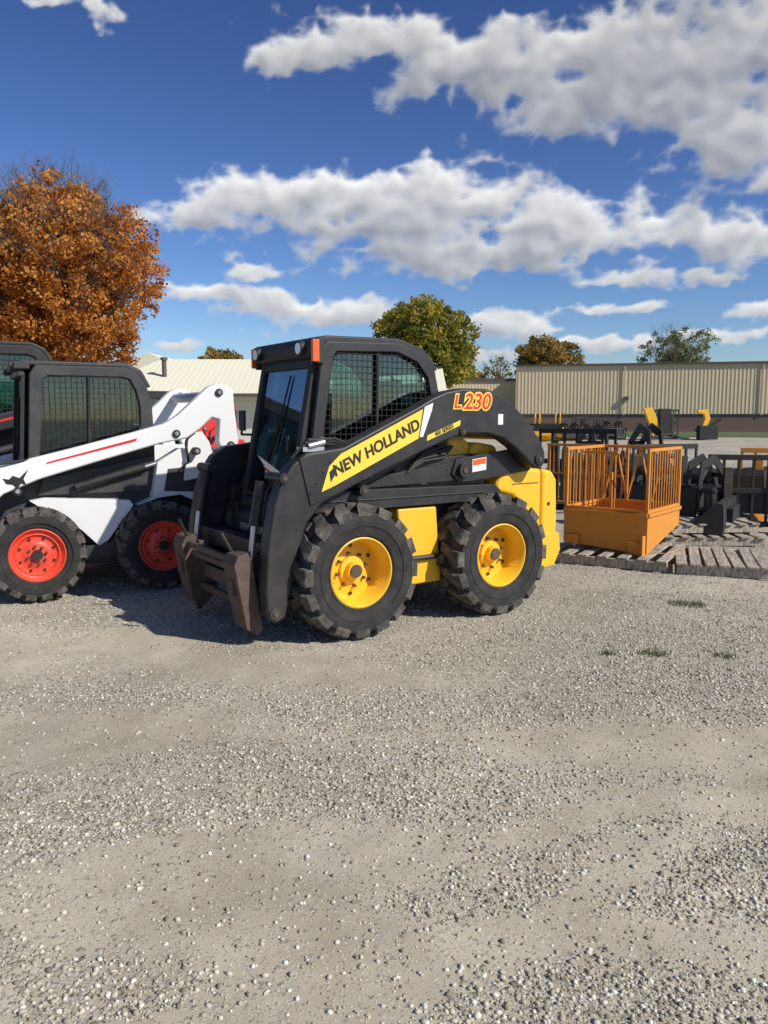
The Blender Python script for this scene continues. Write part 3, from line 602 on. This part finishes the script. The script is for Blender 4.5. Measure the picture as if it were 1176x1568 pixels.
STC=[(0,(.18,.155,.11)),(.25,(.34,.305,.23)),(.6,(.47,.43,.335)),(.85,(.57,.53,.435)),(1,(.72,.70,.61))]
def ramp(r):
    cr=r.color_ramp; cr.elements[0].color=(*STC[0][1],1); cr.elements[1].color=(*STC[-1][1],1)
    for pz,c in STC[1:-1]: e=cr.elements.new(pz); e.color=(*c,1)
v1=vor(62);v2=vor(150)
def stonecol(v):
    r=n.new('ShaderNodeValToRGB'); s=n.new('ShaderNodeSeparateColor'); l.new(v.outputs['Color'],s.inputs[0]); l.new(s.outputs[0],r.inputs[0]); ramp(r)
    return r.outputs[0],s.outputs[1]
c1,k1=stonecol(v1);c2,k2=stonecol(v2)
crev=mth('MULTIPLY',mth('SUBTRACT',v1.outputs['Distance'],.42),1.6,True)
nz=n.new('ShaderNodeTexNoise'); nz.inputs['Scale'].default_value=1.3; nz.inputs['Detail'].default_value=10; nz.inputs['Roughness'].default_value=.7; l.new(tc.outputs['Object'],nz.inputs['Vector'])
r=n.new('ShaderNodeValToRGB'); r.color_ramp.elements[0].position=.33; r.color_ramp.elements[0].color=(.36,.305,.215,1); r.color_ramp.elements[1].position=.67; r.color_ramp.elements[1].color=(.56,.50,.38,1); l.new(nz.outputs[0],r.inputs[0])
grv=mix(crev,mix(.45,c1,c2),(.14,.12,.09))
thr=mth('SUBTRACT',mth('ADD',at.outputs['Fac'],.06),k1)
m1=mth('MULTIPLY',thr,8,True)
thr2=mth('MULTIPLY',mth('SUBTRACT',mth('ADD',mth('MULTIPLY',at.outputs['Fac'],.85),.24),k2),8,True)
dirt=mix(thr2,r.outputs[0],mix(.35,c2,r.outputs[0]))
base=mix(m1,dirt,grv)
n2_=n.new('ShaderNodeTexNoise'); n2_.inputs['Scale'].default_value=.45; n2_.inputs['Detail'].default_value=6; l.new(tc.outputs['Object'],n2_.inputs['Vector'])
mr=n.new('ShaderNodeMapRange'); mr.inputs[1].default_value=.3; mr.inputs[2].default_value=.7; mr.inputs[3].default_value=.80; mr.inputs[4].default_value=1.16; l.new(n2_.outputs[0],mr.inputs[0])
vm=n.new('ShaderNodeVectorMath'); vm.operation='SCALE'; l.new(base,vm.inputs[0]); l.new(mr.outputs[0],vm.inputs['Scale']); l.new(vm.outputs[0],p.inputs['Base Color'])
p.inputs['Roughness'].default_value=.95; p.inputs['Specular IOR Level'].default_value=.15
hh=mth('ADD',mth('MULTIPLY',mth('SUBTRACT',.6,v1.outputs['Distance']),mth('MULTIPLY',m1,1.0)),mth('MULTIPLY',mth('SUBTRACT',.6,v2.outputs['Distance']),mth('MULTIPLY',thr2,.45)))
b=n.new('ShaderNodeBump'); b.inputs['Strength'].default_value=.8; b.inputs['Distance'].default_value=.008; l.new(hh,b.inputs['Height']); l.new(b.outputs[0],p.inputs['Normal'])
G.data.materials.append(m)
def stones(name,N,ymin,ymax,smin,smax,seed):
    rng=np.random.default_rng(seed)
    y=ymin*(ymax/ymin)**rng.random(N*4); x=(rng.random(N*4)*2-1)*(.58*y+.7)
    k=rng.random(N*4)<(loose(x,y)**1.3+.03); x=x[k][:N];y=y[k][:N];n_=len(x)
    ph=(1+5**.5)/2; b=np.array([(-1,ph,0),(1,ph,0),(-1,-ph,0),(1,-ph,0),(0,-1,ph),(0,1,ph),(0,-1,-ph),(0,1,-ph),(ph,0,-1),(ph,0,1),(-ph,0,-1),(-ph,0,1)]);b=b/np.linalg.norm(b[0])
    Fc=np.array([(0,11,5),(0,5,1),(0,1,7),(0,7,10),(0,10,11),(1,5,9),(5,11,4),(11,10,2),(10,7,6),(7,1,8),(3,9,4),(3,4,2),(3,2,6),(3,6,8),(3,8,9),(4,9,5),(2,4,11),(6,2,10),(8,6,7),(9,8,1)])
    s=smin*(smax/smin)**(rng.random(n_)**1.9)
    P=b[None]*(1+.5*(rng.random((n_,12,1))-.5)); P=P*(np.stack([np.ones(n_),.6+.4*rng.random(n_),.45+.35*rng.random(n_)],1)[:,None])*s[:,None,None]
    th=rng.random(n_)*6.28; tl=(rng.random(n_)-.5)*.8
    c,s1=np.cos(tl)[:,None],np.sin(tl)[:,None]; xx=P[...,0]*c-P[...,2]*s1; zz=P[...,0]*s1+P[...,2]*c
    c,s1=np.cos(th)[:,None],np.sin(th)[:,None]; X=xx*c-P[...,1]*s1+x[:,None]; Y=xx*s1+P[...,1]*c+y[:,None]; Z=zz+(hgt(x,y)+s*.15)[:,None]
    V=np.stack([X,Y,Z],-1).reshape(-1,3); Q=(Fc[None]+12*np.arange(n_)[:,None,None]).reshape(-1,3)
    me=npmesh(name,V,Q,3); a=me.attributes.new('rnd','FLOAT','POINT'); a.data.foreach_set('value',np.repeat(rng.random(n_),12).astype(np.float32)); o=link(bpy.data.objects.new(name,me)); me.materials.append(M_st); return o
M_st,nt_,p_=newmat('stone'); at_=nt_.nodes.new('ShaderNodeAttribute'); at_.attribute_name='rnd'; r_=nt_.nodes.new('ShaderNodeValToRGB'); ramp(r_)
nt_.links.new(at_.outputs['Fac'],r_.inputs[0]); nt_.links.new(r_.outputs[0],p_.inputs['Base Color']); p_.inputs['Roughness'].default_value=.95; p_.inputs['Specular IOR Level'].default_value=.15
stones('loose_gravel',120000,1.4,9.5,.0026,.0115,21)
M_gs=paint('grass',(.07,.11,.025),.9,dust=.4,dustcol=(.12,.12,.04),scale=2)
M_wd=paint('dry_weed',(.05,.07,.02),.9,dust=.6,dustcol=(.12,.10,.05),scale=30)
MB().add([(18,62,.03),(75,48,.03),(80,66,.03),(18,84,.03)],[(0,1,2,3)]).obj('grass_strip',[M_gs])
def weed(x,y,r,nn):
    g=np.random.default_rng(int(x*100)+500); m=MB()
    for i in range(nn):
        a=g.random()*6.28; q=r*g.random()**.6; px_=x+q*1.5*math.cos(a);py=y+q*math.sin(a); h=.015+.035*g.random(); d=g.normal(size=2)*.02
        m.add([(px_-.004,py,0),(px_+.004,py,0),(px_+d[0],py+d[1],h)],[(0,1,2)])
    m.obj('weed_tuft',[M_wd],fix=False)
weed(2.45,6.35,.11,260); weed(1.74,5.0,.07,90); weed(1.45,5.0,.04,40); weed(2.2,4.95,.06,50)
# ---------------------------------------------------------------- sky
cl=[(17.7,20.9,9.4,5.0),(22.9,17.4,5.0,3.9),(7.6,22.0,8.0,2.7),(12,19.6,5,2.4),(-1.2,23.6,7.0,2.0),(-7.4,22.4,2.7,1.3),(2.4,13.8,9.2,3.3),(11.7,12.5,6.2,3.0),(-6.2,14.3,7.4,1.9),(-12.8,12.9,4.4,1.9),(20.6,12.2,3.9,1.7),(24,11.1,3.6,2.2),(6.9,10.9,10,1.6),(-11.2,8.3,4.7,1.1),(-5.9,7.1,5.6,1.4),(-8.5,10.3,3.1,.8),(16.5,9.1,4.0,.8),(22.6,9.2,2.7,.75),(8.3,6.7,6.2,1.1),(23.9,6.6,3.2,1.1),(-1.3,7.3,2.8,1.2),(-22,24.6,2.6,.6),(-18.2,24.3,1.0,.7),(14,4.6,6,.5),(-13.5,4.8,1.7,.5),(22,4.9,4,.55),(4,4.5,6,.55),(-4,4.2,5,.5),(15.5,6.9,2,.6),(30,16,5,5),(-30,12,4,2),(26,22,5,5),(22,27,9,3.4),(10,26.5,5,1)]
st_=.08; az=np.arange(-36,36,st_); el=np.arange(1.2,33,st_); A,B=np.meshgrid(az,el)
wx=(fbm(A*.22,B*.4,101,4)-.5)*5; wy=(fbm(A*.22+9,B*.4,131,4)-.5)*2.2
wx+= (fbm(A*.9,B*1.3,161,3)-.5)*1.3; wy+=(fbm(A*.9,B*1.3,171,3)-.5)*.8
mn=np.full(A.shape,9.); vh=np.zeros(A.shape); ws=np.full(A.shape,1e-6)
for a0,e0,ra,re in cl:
    dx=(A+wx-a0)/ra; dy=(B+wy-e0)/re; wgt=np.exp(-2.2*(dx*dx+dy*dy)); vh+=wgt*np.clip(dy,-1.3,1.3); ws+=wgt
    dy=np.where(dy<0,dy*1.3,dy); d=np.hypot(dx,dy)
    h=np.clip(.5+.5*(mn-d)/.3,0,1); mn=mn*(1-h)+d*h-.3*h*(1-h)
vh=vh/ws
fn=fbm(A*.40,B*.70,201,7,.50)
def puff(s,seed):
    q=fbm(A*s,B*s*1.35,seed,2,.35); return 1-np.abs(2*q-1)*1.9
p1=puff(.55,231); p2=puff(1.2,241)
bil=.68*p1+.26*p2+.06*puff(2.6,251)
Dn=1.10-mn+1.10*(fn-.5)+.42*(bil-.62)
tau=np.clip(Dn,0,1.1)
def blur(Z,r):
    for ax in(0,1):
        K=np.zeros_like(Z)
        for k in range(-r,r+1): K+=np.roll(Z,k,ax)
        Z=K/(2*r+1)
    return Z
occ=np.zeros_like(tau)
for k in range(1,30):
    sy=int(round(k*1.8)); sx=int(round(k*1.0)); sh=np.zeros_like(tau); sh[:-sy,:-sx]=tau[sy:,sx:]; occ+=sh*math.exp(-k*.05)
lit=np.exp(-occ*.17)
Ds=blur(blur(.55*p1+.2*p2+1.2*fn,3),3); gyy,gxx=np.gradient(Ds); rel=np.clip((-gyy-gxx*.5)/st_,-.8,.8)
lit=np.clip(.02+.70*lit+.30*np.clip(.5+.55*vh,0,1)+.16*rel,0,1)
al=np.clip((Dn+.08)/.62,0,1); al=al*al*(3-2*al)*.985
elf=np.clip((12-B)/10,0,1)[...,None]*.35
upg=np.clip((B-16)/5,0,1)[...,None]
dark=np.array([.24,.27,.34]); bright=np.array([.98,.98,.97]); col=dark+(bright-dark)*lit[...,None]; col=col*(1-.14*upg); thin=np.clip(1-Dn/.5,0,1)[...,None]*.35; col=col*(1-thin)+np.array([.68,.74,.85])*thin; col=col*(1-elf*.5)+np.array([.60,.68,.80])*elf*.5  # sunlit tops and shaded undersides are baked into the emissive cloud colour
Rr=2400.; ar=np.radians(A);er=np.radians(B); V=np.stack([Rr*np.sin(ar)*np.cos(er),Rr*np.cos(ar)*np.cos(er),Rr*np.sin(er)],-1).reshape(-1,3)
ny,nx=A.shape; idx=np.arange(nx*ny).reshape(ny,nx); Q=np.stack([idx[:-1,:-1],idx[:-1,1:],idx[1:,1:],idx[1:,:-1]],-1).reshape(-1,4); Q=Q[al.ravel()[Q].max(1)>.003]
me=npmesh('sky_clouds',V,Q); ca=me.color_attributes.new('cloud','FLOAT_COLOR','POINT'); ca.data.foreach_set('color',np.concatenate([col,al[...,None]],-1).reshape(-1).astype(np.float32))
me.polygons.foreach_set('use_smooth',[True]*len(me.polygons))
m=bpy.data.materials.new('cloud'); m.use_nodes=True; nt=m.node_tree;n=nt.nodes;l=nt.links;n.clear(); o=n.new('ShaderNodeOutputMaterial'); at=n.new('ShaderNodeAttribute'); at.attribute_name='cloud'; em=n.new('ShaderNodeEmission'); tr=n.new('ShaderNodeBsdfTransparent'); x=n.new('ShaderNodeMixShader')
l.new(at.outputs['Color'],em.inputs[0]); l.new(at.outputs['Alpha'],x.inputs[0]); l.new(tr.outputs[0],x.inputs[1]); l.new(em.outputs[0],x.inputs[2]); l.new(x.outputs[0],o.inputs[0])
try: m.cycles.emission_sampling='NONE'
except Exception: pass
me.materials.append(m); link(bpy.data.objects.new('sky_clouds',me))
w=bpy.data.worlds.new("World");sc.world=w;w.use_nodes=True;N=w.node_tree;n=N.nodes;lk=N.links;bg=n['Background'];bg.inputs[1].default_value=.1
sky=n.new('ShaderNodeTexSky');sky.sky_type='NISHITA';sky.sun_disc=False;sky.sun_elevation=R(38);sky.sun_rotation=R(119.4);sky.ozone_density=1.0;sky.dust_density=.3;sky.air_density=1
a=n.new('ShaderNodeVectorMath');a.operation='SCALE';a.inputs['Scale'].default_value=.1;lk.new(sky.outputs[0],a.inputs[0])
g=n.new('ShaderNodeGamma');g.inputs[1].default_value=1.5;lk.new(a.outputs[0],g.inputs[0])
c=n.new('ShaderNodeVectorMath');c.operation='MULTIPLY';c.inputs[1].default_value=(10.0,11.2,14.8);lk.new(g.outputs[0],c.inputs[0]);lk.new(c.outputs[0],bg.inputs[0])
s=bpy.data.lights.new("sun",'SUN');s.energy=5.0;s.angle=R(.5);s.color=(1,.95,.86);so=link(bpy.data.objects.new("sun",s))
e=R(38);sv=Vector((.87*math.cos(e),-.49*math.cos(e),math.sin(e)));so.rotation_euler=sv.to_track_quat('Z','Y').to_euler()
cam=bpy.data.cameras.new("camera");co=link(bpy.data.objects.new("camera",cam));sc.camera=co
cam.sensor_fit='VERTICAL';cam.sensor_height=24;cam.lens=18.67;cam.clip_end=6000
co.location=(0,0,1.53);co.rotation_euler=(math.pi/2-R(6.82),0,0)
sc.view_settings.view_transform='Standard';sc.view_settings.look='None';sc.view_settings.exposure=0
